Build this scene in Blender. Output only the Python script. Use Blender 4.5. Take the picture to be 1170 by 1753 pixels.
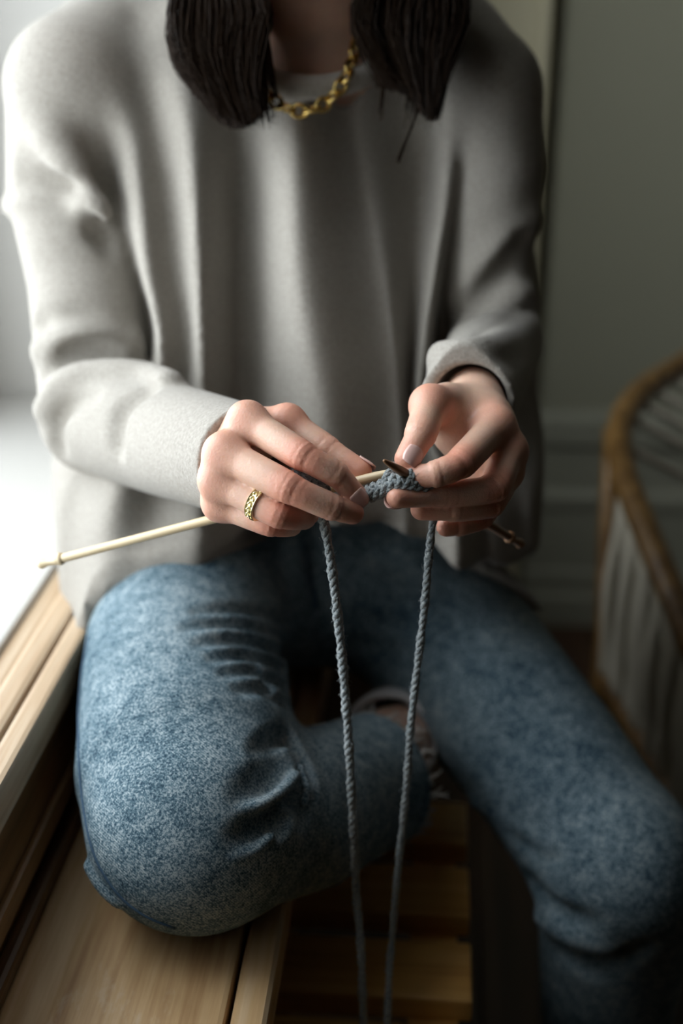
import bpy, bmesh, math, random
import numpy as np
from mathutils import Vector, Matrix, Quaternion
from mathutils.bvhtree import BVHTree

random.seed(7); np.random.seed(7)
for o in list(bpy.data.objects): bpy.data.objects.remove(o)
scene = bpy.context.scene
COL = scene.collection

# ------------------------------------------------------------------ camera
FPX = 2100.0                                  # focal length in photo pixels (1170 x 1753)
PITCH, YAW = math.radians(23.3), math.radians(4.3)
CAM = np.array([0.0, 0.0, 1.08])
cam_d = bpy.data.cameras.new('camera'); cam = bpy.data.objects.new('camera', cam_d); COL.objects.link(cam)
cam.location = CAM; cam.rotation_euler = (math.radians(90) - PITCH, 0, YAW)
cam_d.sensor_fit = 'VERTICAL'; cam_d.sensor_height = 36.0; cam_d.sensor_width = 24.0
cam_d.lens = FPX / 1753 * 36.0
cam_d.clip_start = 0.02
cam_d.dof.use_dof = True; cam_d.dof.focus_distance = 0.762; cam_d.dof.aperture_fstop = 2.6
scene.camera = cam

# ------------------------------------------------------------------ light: overcast daylight through the window
world = bpy.data.worlds.new('overcast_sky'); scene.world = world; world.use_nodes = True
bg = world.node_tree.nodes['Background']
bg.inputs[0].default_value = (0.90, 0.96, 1.0, 1); bg.inputs[1].default_value = 9.5
WX, WY0, WY1, WZ0, WZ1 = -0.62, 0.42, 1.27, 0.64, 2.42     # the window opening
pl = bpy.data.lights.new('window_portal', 'AREA'); pl.shape = 'RECTANGLE'
pl.size = WZ1 - WZ0; pl.size_y = WY1 - WY0; pl.cycles.is_portal = True
plo = bpy.data.objects.new('window_portal', pl); COL.objects.link(plo)
plo.location = (WX - 0.05, (WY0 + WY1) / 2, (WZ0 + WZ1) / 2); plo.rotation_euler = (0, math.radians(-90), 0)
vs = scene.view_settings
vs.view_transform = 'Standard'; vs.look = 'None'; vs.gamma = 1.0; vs.use_curve_mapping = False
vs.exposure = -0.12
scene.cycles.max_bounces = 8

# ------------------------------------------------------------------ helpers
cp, sp, cy, sy = math.cos(PITCH), math.sin(PITCH), math.cos(YAW), math.sin(YAW)
FWD = np.array([-sy * cp, cy * cp, -sp]); RIGHT = np.array([cy, sy, 0.0]); UP = np.array([-sy * sp, cy * sp, cp])
def ray(px, py):
    return FWD + RIGHT * ((px - 585.0) / FPX) - UP * ((py - 876.5) / FPX)
def W(px, py, d):                              # photo pixel + distance along the view axis -> place in the room
    return CAM + ray(px, py) * d
def WL(l): return [W(*p) for p in l]

def tag(o, label=None, cat=None, group=None, kind=None):
    if label: o['label'] = label
    if cat: o['category'] = cat
    if group: o['group'] = group
    if kind: o['kind'] = kind
    return o
def link(name, me, mat=None, parent=None, smooth=True):
    o = bpy.data.objects.new(name, me); COL.objects.link(o)
    if mat is not None and not me.materials: me.materials.append(mat)
    if smooth and len(me.polygons): me.polygons.foreach_set('use_smooth', [True] * len(me.polygons))
    if parent is not None: o.parent = parent
    return o
def empty(name, loc=(0, 0, 0)):
    o = bpy.data.objects.new(name, None); COL.objects.link(o); o.location = loc; o.empty_display_size = 0.05
    return o
def child(o, parent):                          # keep world coordinates of the mesh under a moved empty
    o.parent = parent; o.matrix_parent_inverse = Matrix.Translation(parent.location).inverted()
    return o
def pydata(name, v, f):
    me = bpy.data.meshes.new(name); me.from_pydata([tuple(p) for p in v], [], [tuple(q) for q in f]); me.update(); return me
def box_mesh(name, lo, hi, bevel=0.0, seg=2):
    bm = bmesh.new(); bmesh.ops.create_cube(bm, size=1)
    lo, hi = np.array(lo), np.array(hi)
    for v in bm.verts:
        v.co = Vector((lo + hi) / 2 + np.array(v.co) * (hi - lo))
    if bevel > 0: bmesh.ops.bevel(bm, geom=bm.edges[:], offset=bevel, segments=seg, affect='EDGES', profile=0.6)
    me = bpy.data.meshes.new(name); bm.to_mesh(me); bm.free(); return me
def frames(pts):
    pts = np.array(pts, float); n = len(pts)
    T = np.gradient(pts, axis=0); T /= np.linalg.norm(T, axis=1)[:, None] + 1e-12
    ref = np.array([0, 0, 1.0]) if abs(T[0][2]) < 0.9 else np.array([1.0, 0, 0])
    N = np.zeros_like(pts); nrm = np.cross(T[0], ref); nrm /= np.linalg.norm(nrm)
    for i in range(n):
        nrm = nrm - T[i] * np.dot(nrm, T[i]); nrm /= np.linalg.norm(nrm) + 1e-12; N[i] = nrm
    return pts, T, N, np.cross(T, N)
def smooth_path(pts, n):
    """Catmull-Rom resample by arc length"""
    pts = np.array(pts, float)
    if len(pts) == 2:
        t = np.linspace(0, 1, n)[:, None]; return pts[0] * (1 - t) + pts[1] * t
    P = np.vstack([2 * pts[0] - pts[1], pts, 2 * pts[-1] - pts[-2]])
    out = []
    for i in range(1, len(P) - 2):
        for t in np.linspace(0, 1, 24, endpoint=False):
            a, b, c, d = P[i - 1], P[i], P[i + 1], P[i + 2]
            out.append(0.5 * ((2 * b) + (c - a) * t + (2 * a - 5 * b + 4 * c - d) * t * t + (3 * b - a - 3 * c + d) * t ** 3))
    out.append(P[-2]); out = np.array(out)
    s = np.r_[0, np.cumsum(np.linalg.norm(np.diff(out, axis=0), axis=1))]
    q = np.linspace(0, s[-1], n)
    return np.stack([np.interp(q, s, out[:, k]) for k in range(out.shape[1])], 1)
def tube_data(pts, r, ns=8, cap=True, closed=False):
    pts, T, N, B = frames(pts); n = len(pts); r = np.broadcast_to(np.asarray(r, float), (n,))
    a = np.arange(ns) * 2 * math.pi / ns
    V = pts[:, None] + r[:, None, None] * (np.cos(a)[None, :, None] * N[:, None] + np.sin(a)[None, :, None] * B[:, None])
    V = V.reshape(-1, 3).tolist(); F = []
    m = n if closed else n - 1
    for i in range(m):
        j = (i + 1) % n
        for k in range(ns):
            l = (k + 1) % ns
            F.append((i * ns + k, i * ns + l, j * ns + l, j * ns + k))
    if cap and not closed:
        F.append(tuple(range(ns - 1, -1, -1))); F.append(tuple((n - 1) * ns + k for k in range(ns)))
    return V, F
def tube(name, pts, r, ns=8, closed=False):
    return pydata(name, *tube_data(pts, r, ns, True, closed))
class Acc:
    def __init__(s): s.v, s.f = [], []
    def add(s, V, F):
        b = len(s.v); s.v += [tuple(x) for x in V]; s.f += [tuple(i + b for i in q) for q in F]
    def mesh(s, name): return pydata(name, s.v, s.f)

# ------------------------------------------------------------------ materials
def mat(name, base=(0.5, 0.5, 0.5), rough=0.6, metal=0.0, **kw):
    m = bpy.data.materials.new(name); m.use_nodes = True
    b = m.node_tree.nodes['Principled BSDF']
    b.inputs['Base Color'].default_value = (*base, 1); b.inputs['Roughness'].default_value = rough; b.inputs['Metallic'].default_value = metal
    for k, v in kw.items(): b.inputs[k].default_value = v
    return m
def nt(m): return m.node_tree.nodes, m.node_tree.links, m.node_tree.nodes['Principled BSDF']
def ramp(N, stops):
    r = N.new('ShaderNodeValToRGB'); e = r.color_ramp.elements
    e[0].position, e[0].color = stops[0][0], (*stops[0][1], 1); e[1].position, e[1].color = stops[-1][0], (*stops[-1][1], 1)
    for p, c in stops[1:-1]:
        x = e.new(p); x.color = (*c, 1)
    return r
def noise(N, L, scale, detail=4, rough=0.6, vec=None):
    n = N.new('ShaderNodeTexNoise'); n.inputs['Scale'].default_value = scale; n.inputs['Detail'].default_value = detail; n.inputs['Roughness'].default_value = rough
    if vec is not None: L.new(vec, n.inputs['Vector'])
    return n
def coords(N, L, scale=(1, 1, 1), rot=(0, 0, 0)):
    tc = N.new('ShaderNodeTexCoord'); mp = N.new('ShaderNodeMapping'); L.new(tc.outputs['Object'], mp.inputs[0])
    mp.inputs['Scale'].default_value = scale; mp.inputs['Rotation'].default_value = rot
    return mp.outputs[0]
def bump(N, L, B, h, strength, dist):
    b = N.new('ShaderNodeBump'); b.inputs['Strength'].default_value = strength; b.inputs['Distance'].default_value = dist
    L.new(h, b.inputs['Height']); L.new(b.outputs[0], B.inputs['Normal']); return b

def wood(name, cols, along='y', scale=1.0, rough=0.45, wear=None):
    m = mat(name, rough=rough); N, L, B = nt(m)
    st = {'x': (1.2, 26, 26), 'y': (26, 1.2, 26), 'z': (26, 26, 1.2)}[along]
    vec = coords(N, L, tuple(s * scale for s in st))
    n1 = noise(N, L, 1.6, 5, 0.62, vec)
    vec2 = coords(N, L, tuple(s * scale * 5 for s in st)); n2 = noise(N, L, 2.0, 3, 0.6, vec2)
    mx = N.new('ShaderNodeMath'); mx.operation = 'MULTIPLY_ADD'; mx.inputs[1].default_value = 0.22; L.new(n2.outputs[0], mx.inputs[0]); L.new(n1.outputs[0], mx.inputs[2])
    r = ramp(N, [(0.42, cols[0]), (0.58, cols[1]), (0.74, cols[2])]); L.new(mx.outputs[0], r.inputs[0])
    out = r.outputs[0]
    if wear:
        v3 = coords(N, L, (14, 5, 14)); n3 = noise(N, L, 1.0, 6, 0.7, v3)
        r3 = ramp(N, [(0.54, (0, 0, 0)), (0.70, (1, 1, 1))]); L.new(n3.outputs[0], r3.inputs[0])
        mix = N.new('ShaderNodeMix'); mix.data_type = 'RGBA'; mix.inputs[7].default_value = (*wear, 1)
        L.new(r3.outputs[0], mix.inputs[0]); L.new(out, mix.inputs[6]); out = mix.outputs[2]
    L.new(out, B.inputs['Base Color']); bump(N, L, B, mx.outputs[0], 0.25, 0.002)
    return m

M = {}
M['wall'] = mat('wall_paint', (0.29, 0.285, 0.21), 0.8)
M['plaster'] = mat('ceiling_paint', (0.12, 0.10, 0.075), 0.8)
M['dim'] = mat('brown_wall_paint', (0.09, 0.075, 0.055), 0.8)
M['white'] = mat('white_paint', (0.52, 0.51, 0.485), 0.6)
M['cream'] = mat('cream_paint', (0.56, 0.52, 0.36), 0.5)
M['base'] = mat('skirting_paint', (0.29, 0.29, 0.225), 0.5)
for k in ('wall', 'white', 'cream', 'base'):
    N, L, B = nt(M[k]); n = noise(N, L, 35, 5, 0.6, coords(N, L)); bump(N, L, B, n.outputs[0], 0.12, 0.002)
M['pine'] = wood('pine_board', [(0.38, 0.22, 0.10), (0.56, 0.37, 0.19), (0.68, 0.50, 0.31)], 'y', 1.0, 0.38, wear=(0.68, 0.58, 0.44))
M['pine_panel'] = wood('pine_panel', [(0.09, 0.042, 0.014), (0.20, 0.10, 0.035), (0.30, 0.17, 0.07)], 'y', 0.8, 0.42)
M['pine_pale'] = wood('pine_moulding', [(0.32, 0.20, 0.11), (0.46, 0.33, 0.21), (0.56, 0.46, 0.34)], 'y', 0.8, 0.5)
M['stool'] = wood('oiled_stool_wood', [(0.48, 0.23, 0.05), (0.70, 0.38, 0.10), (0.82, 0.50, 0.16)], 'x', 1.0, 0.4)
M['floor'] = wood('dark_floor', [(0.025, 0.011, 0.006), (0.05, 0.024, 0.012), (0.08, 0.04, 0.02)], 'y', 0.6, 0.4)
M['rattan'] = wood('rattan', [(0.10, 0.05, 0.014), (0.17, 0.09, 0.026), (0.25, 0.14, 0.045)], 'z', 1.0, 0.32)
M['rope'] = mat('pale_rope', (0.56, 0.52, 0.42), 0.85)
N, L, B = nt(M['rope']); n = noise(N, L, 260, 3, 0.6, coords(N, L)); bump(N, L, B, n.outputs[0], 0.5, 0.003)
M['needle'] = wood('bamboo', [(0.52, 0.38, 0.20), (0.64, 0.50, 0.30), (0.72, 0.60, 0.40)], 'x', 2.0, 0.35)
M['needle_dark'] = wood('dark_bamboo', [(0.16, 0.075, 0.035), (0.25, 0.125, 0.06), (0.34, 0.19, 0.10)], 'x', 2.0, 0.3)
M['gold'] = mat('gold', (0.80, 0.58, 0.20), 0.22, 1.0)
M['pale_gold'] = mat('pale_gold', (0.88, 0.80, 0.50), 0.28, 1.0)
M['hair'] = mat('brown_hair', (0.011, 0.0055, 0.0024), 0.40); M['hair'].node_tree.nodes['Principled BSDF'].inputs['Specular IOR Level'].default_value = 0.09
M['sole'] = mat('pale_rubber', (0.5, 0.48, 0.45), 0.6)
M['canvas'] = mat('pale_canvas', (0.66, 0.66, 0.68), 0.9)
M['seam'] = mat('seam_thread', (0.03, 0.07, 0.12), 0.85)
M['glass'] = mat('window_glass', (1, 1, 1), 0.0)
N, L, B = nt(M['glass']); out = N['Material Output']
tr = N.new('ShaderNodeBsdfTransparent'); gl = N.new('ShaderNodeBsdfGlossy'); gl.inputs['Roughness'].default_value = 0.02
mxs = N.new('ShaderNodeMixShader'); mxs.inputs[0].default_value = 0.06
L.new(tr.outputs[0], mxs.inputs[1]); L.new(gl.outputs[0], mxs.inputs[2]); L.new(mxs.outputs[0], out.inputs[0])

# sweater: felted fine wool
M['wool'] = mat('oatmeal_wool', (0.50, 0.475, 0.435), 0.92)
N, L, B = nt(M['wool'])
B.inputs['Sheen Weight'].default_value = 0.12; B.inputs['Sheen Roughness'].default_value = 0.5; B.inputs['Specular IOR Level'].default_value = 0.15
n1 = noise(N, L, 420, 3, 0.7, coords(N, L)); n2 = noise(N, L, 60, 4, 0.6, coords(N, L))
r = ramp(N, [(0.30, (0.255, 0.236, 0.208)), (0.70, (0.375, 0.354, 0.320))]); L.new(n1.outputs[0], r.inputs[0]); L.new(r.outputs[0], B.inputs['Base Color'])
mx = N.new('ShaderNodeMath'); mx.operation = 'ADD'; L.new(n1.outputs[0], mx.inputs[0]); L.new(n2.outputs[0], mx.inputs[1]); bump(N, L, B, mx.outputs[0], 0.35, 0.0018)

# denim: speckled faded blue twill
M['denim'] = mat('faded_denim', (0.2, 0.3, 0.4), 0.9)
N, L, B = nt(M['denim']); B.inputs['Specular IOR Level'].default_value = 0.15
vec = coords(N, L)
n1 = noise(N, L, 620, 3, 0.75, vec); n2 = noise(N, L, 9, 3, 0.5, vec); n3 = noise(N, L, 95, 4, 0.65, vec)
a1 = N.new('ShaderNodeMath'); a1.operation = 'MULTIPLY_ADD'; a1.inputs[1].default_value = 0.30; L.new(n2.outputs[0], a1.inputs[0]); L.new(n1.outputs[0], a1.inputs[2])
a2 = N.new('ShaderNodeMath'); a2.operation = 'MULTIPLY_ADD'; a2.inputs[1].default_value = 0.35; L.new(n3.outputs[0], a2.inputs[0]); L.new(a1.outputs[0], a2.inputs[2])
r = ramp(N, [(0.65, (0.014, 0.038, 0.062)), (0.80, (0.092, 0.154, 0.194)), (0.96, (0.355, 0.42, 0.45))]); L.new(a2.outputs[0], r.inputs[0])
L.new(r.outputs[0], B.inputs['Base Color'])
wv = N.new('ShaderNodeTexWave'); wv.inputs['Scale'].default_value = 260; wv.bands_direction = 'DIAGONAL'; wv.inputs['Distortion'].default_value = 1.0; L.new(vec, wv.inputs[0])
a3 = N.new('ShaderNodeMath'); a3.operation = 'MULTIPLY_ADD'; a3.inputs[1].default_value = 0.5; L.new(wv.outputs[1], a3.inputs[0]); L.new(n1.outputs[0], a3.inputs[2])
bump(N, L, B, a3.outputs[0], 0.35, 0.0012)

# skin with redder knuckles / finger tips (attribute 'flush')
M['skin'] = mat('skin', (0.58, 0.36, 0.27), 0.45)
N, L, B = nt(M['skin'])
B.inputs['Subsurface Weight'].default_value = 0.25; B.inputs['Subsurface Radius'].default_value = (0.006, 0.0025, 0.0012); B.inputs['Subsurface Scale'].default_value = 1.0
at = N.new('ShaderNodeAttribute'); at.attribute_name = 'flush'
mix = N.new('ShaderNodeMix'); mix.data_type = 'RGBA'; mix.inputs[6].default_value = (0.70, 0.465, 0.355, 1); mix.inputs[7].default_value = (0.68, 0.275, 0.19, 1)
L.new(at.outputs['Fac'], mix.inputs[0])
n1 = noise(N, L, 90, 4, 0.6, coords(N, L)); mix2 = N.new('ShaderNodeMix'); mix2.data_type = 'RGBA'; mix2.blend_type = 'MULTIPLY'; mix2.inputs[0].default_value = 0.5
r = ramp(N, [(0.3, (0.86, 0.78, 0.76)), (0.7, (1.05, 1.03, 1.0))]); L.new(n1.outputs[0], r.inputs[0]); L.new(mix.outputs[2], mix2.inputs[6]); L.new(r.outputs[0], mix2.inputs[7])
L.new(mix2.outputs[2], B.inputs['Base Color'])
v = N.new('ShaderNodeTexVoronoi'); v.inputs['Scale'].default_value = 700; L.new(coords(N, L), v.inputs['Vector']); bump(N, L, B, v.outputs[0], 0.18, 0.0006)
M['nail'] = mat('fingernail', (0.74, 0.48, 0.43), 0.22)

# yarn: heathered blue grey wool
M['yarn'] = mat('heather_yarn', (0.2, 0.24, 0.27), 0.95)
N, L, B = nt(M['yarn']); B.inputs['Sheen Weight'].default_value = 0.4; B.inputs['Specular IOR Level'].default_value = 0.1
n1 = noise(N, L, 700, 4, 0.7, coords(N, L)); r = ramp(N, [(0.34, (0.07, 0.10, 0.12)), (0.5, (0.27, 0.31, 0.325)), (0.68, (0.52, 0.55, 0.54))])
L.new(n1.outputs[0], r.inputs[0]); L.new(r.outputs[0], B.inputs['Base Color']); bump(N, L, B, n1.outputs[0], 0.6, 0.0012)

# ------------------------------------------------------------------ the room
SILL, LEDGE, WALLX, BACKY = 0.475, 0.605, -0.271, 2.03
NICHE0, NICHE1 = 0.37, 1.45
RX, FY, CZ = 3.2, -2.6, 2.75
def struct(name, lo, hi, m, bevel=0.0, label=None):
    o = link(name, box_mesh(name, lo, hi, bevel), m, smooth=False); o['kind'] = 'structure'
    if label: o['label'] = label
    return o
fl = empty('floor', (0, 0, 0)); fl['kind'] = 'structure'; fl['label'] = 'dark brown plank floor'
bx = -0.9
while bx < RX:
    me = box_mesh('plank', (bx + 0.001, FY, -0.02), (bx + 0.139, BACKY + 0.02, 0.0), 0.0015, 1); link('plank', me, M['floor'], fl, False); bx += 0.14
struct('subfloor', (-0.9, FY, -0.05), (RX, BACKY + 0.02, -0.021), M['floor'], label='dark subfloor added to block light leaking between the planks')  # added slab, keeps sky light from leaking up through the plank gaps
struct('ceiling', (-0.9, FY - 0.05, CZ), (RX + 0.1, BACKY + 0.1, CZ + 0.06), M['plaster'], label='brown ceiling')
struct('wall_back', (-0.9, BACKY, -0.02), (RX + 0.1, BACKY + 0.08, CZ), M['wall'], label='olive grey painted wall behind the knitter')
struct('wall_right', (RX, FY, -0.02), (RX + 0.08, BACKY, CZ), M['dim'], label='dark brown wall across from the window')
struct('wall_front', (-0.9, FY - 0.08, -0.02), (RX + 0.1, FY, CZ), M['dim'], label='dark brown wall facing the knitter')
# window wall with its niche
wl = empty('wall_left', (WALLX, 0, 0)); wl['kind'] = 'structure'; wl['label'] = 'white wall around the deep window niche'
for lo, hi in [((-0.72, NICHE1, 0), (WALLX, BACKY, CZ)), ((-0.72, FY, 0), (WALLX, NICHE0, CZ)), ((-0.72, NICHE0, WZ1 + 0.05), (WALLX, NICHE1, CZ))]:
    child(link('wall_block', box_mesh('wall_block', lo, hi), M['white'], smooth=False), wl)
# lower niche back (behind the sill)
child(link('wall_block', box_mesh('wall_block', (-0.72, NICHE0, 0), (-0.30, NICHE1, LEDGE - 0.03)), M['white'], smooth=False), wl)
# skirting on the back wall: several runs of moulding
bb = empty('baseboard_back', (0.16, BACKY, 0)); bb['kind'] = 'structure'; bb['label'] = 'tall moulded skirting along the olive grey wall'
prof = [(0.0, 0.0), (0.026, 0.0), (0.026, 0.055), (0.020, 0.064), (0.020, 0.105), (0.014, 0.112), (0.014, 0.225), (0.021, 0.232), (0.023, 0.250), (0.016, 0.262), (0.012, 0.268), (0.012, 0.340), (0.020, 0.345), (0.026, 0.352), (0.026, 0.392), (0.016, 0.408), (0.0, 0.412)]
def extrude_profile(name, prof, p0, axis_len, along='x'):
    V, F = [], []
    for e in (0, 1):
        for (a, z) in prof:
            V.append((p0[0] + e * axis_len, p0[1] - a, p0[2] + z) if along == 'x' else (p0[0] + a, p0[1] + e * axis_len, p0[2] + z))
    n = len(prof)
    for i in range(n - 1): F.append((i, i + 1, n + i + 1, n + i) if along != 'x' else (i, n + i, n + i + 1, i + 1))
    F.append(tuple(range(n))); F.append(tuple(range(2 * n - 1, n - 1, -1)))
    me = pydata(name, V, F); bm = bmesh.new(); bm.from_mesh(me); bmesh.ops.recalc_face_normals(bm, faces=bm.faces); bm.to_mesh(me); bm.free(); return me
child(link('moulding', extrude_profile('moulding', prof, (0.165, BACKY + 0.002, 0), RX - 0.165), M['base'], smooth=False), bb)
# cream casing on the back wall
tr1 = empty('trim_1', (0.1, BACKY, 0)); tr1['kind'] = 'structure'; tr1['label'] = 'cream painted door casing on the back wall'
child(link('casing_board', box_mesh('casing_board', (0.03, BACKY - 0.03, 0), (0.150, BACKY + 0.002, CZ), 0.004), M['cream'], smooth=False), tr1)
child(link('casing_bead', box_mesh('casing_bead', (0.150, BACKY - 0.040, 0), (0.166, BACKY + 0.002, CZ), 0.005), M['cream'], smooth=False), tr1)

# window with ledge, panel and the wide sill she sits on
w1 = empty('window_1', (WX, 0.3, LEDGE)); w1['kind'] = 'structure'; w1['label'] = 'tall window in a deep niche with a wide pine sill'
def wpart(name, lo, hi, m, bevel=0.0, seg=2):
    return child(link(name, box_mesh(name, lo, hi, bevel, seg), m, smooth=False), w1)
fw = 0.055
wpart('frame_rail', (WX - 0.03, NICHE0, LEDGE - 0.002), (WX + 0.03, NICHE1, LEDGE + 0.05), M['white'], 0.004)
wpart('frame_rail', (WX - 0.03, NICHE0, WZ1), (WX + 0.03, NICHE1, WZ1 + 0.05), M['white'], 0.004)
for (yy, ww) in ((NICHE0, fw), (0.80, fw), (1.27, NICHE1 - 1.27)): wpart('frame_post', (WX - 0.03, yy, LEDGE + 0.05), (WX + 0.03, yy + ww, WZ1), M['white'], 0.004)
wpart('glazing_bar', (WX - 0.015, NICHE0, 1.62), (WX + 0.015, NICHE1, 1.65), M['white'], 0.003)
for (y0, y1) in ((NICHE0 + fw, 0.80), (0.80 + fw, 1.27)):
    for (z0, z1) in ((LEDGE + 0.05, 1.62), (1.65, WZ1)):
        wpart('pane', (WX - 0.003, y0, z0), (WX + 0.003, y1, z1), M['glass'])
wpart('ledge', (WX - 0.03, NICHE0, LEDGE - 0.035), (-0.330, NICHE1, LEDGE - 0.001), M['white'], 0.003)
wpart('ledge_moulding', (-0.3295, NICHE0, LEDGE - 0.035), (-0.312, NICHE1, LEDGE - 0.006), M['pine_pale'], 0.004)
wpart('ledge_moulding', (-0.3105, NICHE0, LEDGE - 0.035), (-0.289, NICHE1, LEDGE), M['pine_pale'], 0.005)
wpart('ledge_moulding', (-0.2875, NICHE0, LEDGE - 0.035), (-0.270, NICHE1, LEDGE - 0.002), M['pine_pale'], 0.004)
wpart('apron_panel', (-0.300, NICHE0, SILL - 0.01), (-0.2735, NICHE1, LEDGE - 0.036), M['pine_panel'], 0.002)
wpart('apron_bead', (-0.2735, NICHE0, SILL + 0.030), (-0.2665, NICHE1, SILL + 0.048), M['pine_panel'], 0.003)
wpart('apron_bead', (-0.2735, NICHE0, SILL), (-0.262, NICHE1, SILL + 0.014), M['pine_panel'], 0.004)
wpart('sill_board', (-0.300, FY + 0.3, SILL - 0.034), (-0.1185, NICHE1 + 0.25, SILL), M['pine'], 0.004)
wpart('sill_nosing', (-0.1155, FY + 0.3, SILL - 0.040), (-0.0915, NICHE1 + 0.25, SILL - 0.001), M['pine'], 0.007, 3)
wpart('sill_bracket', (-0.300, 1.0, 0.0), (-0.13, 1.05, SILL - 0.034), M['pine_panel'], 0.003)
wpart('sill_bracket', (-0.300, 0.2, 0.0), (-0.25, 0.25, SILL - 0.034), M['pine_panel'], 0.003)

# ------------------------------------------------------------------ signed distance sculpting
class Field:
    def __init__(s, xs, ys, zs):
        s.ax = [np.asarray(a, np.float32) for a in (xs, ys, zs)]
        s.F = np.full([len(a) for a in s.ax], 1.0, np.float32)
    def sub(s, lo, hi):
        sl = tuple(slice(max(0, np.searchsorted(s.ax[i], lo[i]) - 1), min(len(s.ax[i]), np.searchsorted(s.ax[i], hi[i]) + 1)) for i in range(3))
        g = [s.ax[0][sl[0]][:, None, None], s.ax[1][sl[1]][None, :, None], s.ax[2][sl[2]][None, None, :]]
        return sl, g
    def put(s, sl, d, k, op):
        if min(d.shape) == 0: return
        f = s.F[sl]
        if op == 'add': s.F[sl] = smin(f, d, k)
        elif op == 'cut': s.F[sl] = -smin(-f, d, k)
    def chain(s, pts, rad, k=0.0, op='add', pad=0.012):
        pts = np.array(pts, float); rad = np.broadcast_to(np.asarray(rad, float), (len(pts),))
        lo = (pts - rad[:, None]).min(0) - k - pad; hi = (pts + rad[:, None]).max(0) + k + pad
        sl, g = s.sub(lo, hi); s.put(sl, chain_sdf(g, pts, rad), k, op)
    def ell(s, c, r, k=0.0, op='add', rot=None, pad=0.012):
        c = np.array(c, float); r = np.array(r, float); m = r.max()
        sl, g = s.sub(c - m - k - pad, c + m + k + pad)
        q = [g[i] - c[i] for i in range(3)]
        if rot is not None: q = [sum(rot[j][i] * q[j] for j in range(3)) for i in range(3)]
        n = np.sqrt(sum((q[i] / r[i]) ** 2 for i in range(3))); n2 = np.sqrt(sum((q[i] / r[i] ** 2) ** 2 for i in range(3))) + 1e-9
        s.put(sl, n * (n - 1) / n2, k, op)
    def sample(s, P):
        idx = []
        for i in range(3):
            a = s.ax[i]; j = np.clip(np.searchsorted(a, P[:, i]) - 1, 0, len(a) - 2); t = np.clip((P[:, i] - a[j]) / (a[j + 1] - a[j]), 0, 1); idx.append((j, t))
        out = 0
        for c in range(8):
            w = 1; ii = []
            for i in range(3):
                b = (c >> i) & 1; j, t = idx[i]; w = w * (t if b else 1 - t); ii.append(j + b)
            out = out + w * s.F[ii[0], ii[1], ii[2]]
        return out
    def surf(s, px, py, d0=0.55, d1=1.6):
        ds = np.arange(d0, d1, 0.002); P = CAM + ray(px, py)[None] * ds[:, None]
        ok = np.all([(P[:, i] > s.ax[i][0]) & (P[:, i] < s.ax[i][-1]) for i in range(3)], axis=0)
        v = np.where(ok, s.sample(P), 1.0); n = np.nonzero((v[1:] <= 0) & (v[:-1] > 0))[0]
        if len(n) == 0: return None
        i = n[0]; return ds[i] + 0.002 * v[i] / (v[i] - v[i + 1] + 1e-9)
    def fold(s, poly, r, h, k, op):
        """ridge (add) or crease (cut) following a line drawn over the surface"""
        q = smooth_path(poly, max(6, int(len(poly) * 5))); pts = []
        n = len(q); rr = []
        for i, (x, y) in enumerate(q):
            d = s.surf(x, y)
            if d is None: continue
            t = i / (n - 1); e = min(1.0, -0.1 + 2.8 * min(t, 1 - t))          # fade the ends
            off = (r - h * e); pts.append(W(x, y, d + off if op == 'add' else d - off)); rr.append(r)
        if len(pts) < 3: return
        pts = np.array(pts); sm = pts.copy()
        for _ in range(3): sm[1:-1] = (sm[:-2] + sm[1:-1] * 2 + sm[2:]) / 4
        s.chain(sm, rr, k, op)
    def ridge(s, poly, r=0.012, h=0.006, k=0.012): s.fold(poly, r, h, k, 'add')
    def crease(s, poly, r=0.010, h=0.006, k=0.010): s.fold(poly, r, h, k, 'cut')
    def halfspace(s, c, n, R):
        """cut away everything beyond the plane (c, n), within radius R of c"""
        c = np.array(c, float); n = np.array(n, float); n /= np.linalg.norm(n)
        sl, g = s.sub(c - R, c + R)
        pl = sum((g[i] - c[i]) * n[i] for i in range(3)); rad = np.sqrt(sum((g[i] - c[i]) ** 2 for i in range(3)))
        s.F[sl] = np.where(rad < R, np.maximum(s.F[sl], pl), s.F[sl])
    def mesh(s, name):
        F = s.F; I = F < 0
        cell = np.zeros([n - 1 for n in F.shape], np.uint8)
        for c in range(8):
            sl = tuple(slice(1, None) if (c >> i) & 1 else slice(0, -1) for i in range(3)); cell += I[sl]
        act = np.nonzero((cell > 0) & (cell < 8)); n = len(act[0])
        cid = np.full(cell.shape, -1, np.int32); cid[act] = np.arange(n)
        cv = np.stack([F[tuple(act[i] + ((c >> i) & 1) for i in range(3))] for c in range(8)], 1)
        acc = np.zeros((n, 3)); cnt = np.zeros(n)
        for a in range(8):
            for i in range(3):
                if (a >> i) & 1: continue
                b = a | (1 << i); va, vb = cv[:, a], cv[:, b]; x = (va < 0) != (vb < 0)
                t = np.where(x, va / np.where(x, va - vb, 1), 0)
                p = np.zeros((n, 3))
                for j in range(3): p[:, j] = (a >> j) & 1
                p[:, i] += t; acc[x] += p[x]; cnt += x
        acc /= cnt[:, None]
        V = np.stack([s.ax[i][act[i]] + acc[:, i] * (s.ax[i][act[i] + 1] - s.ax[i][act[i]]) for i in range(3)], 1)
        Q = []
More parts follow.
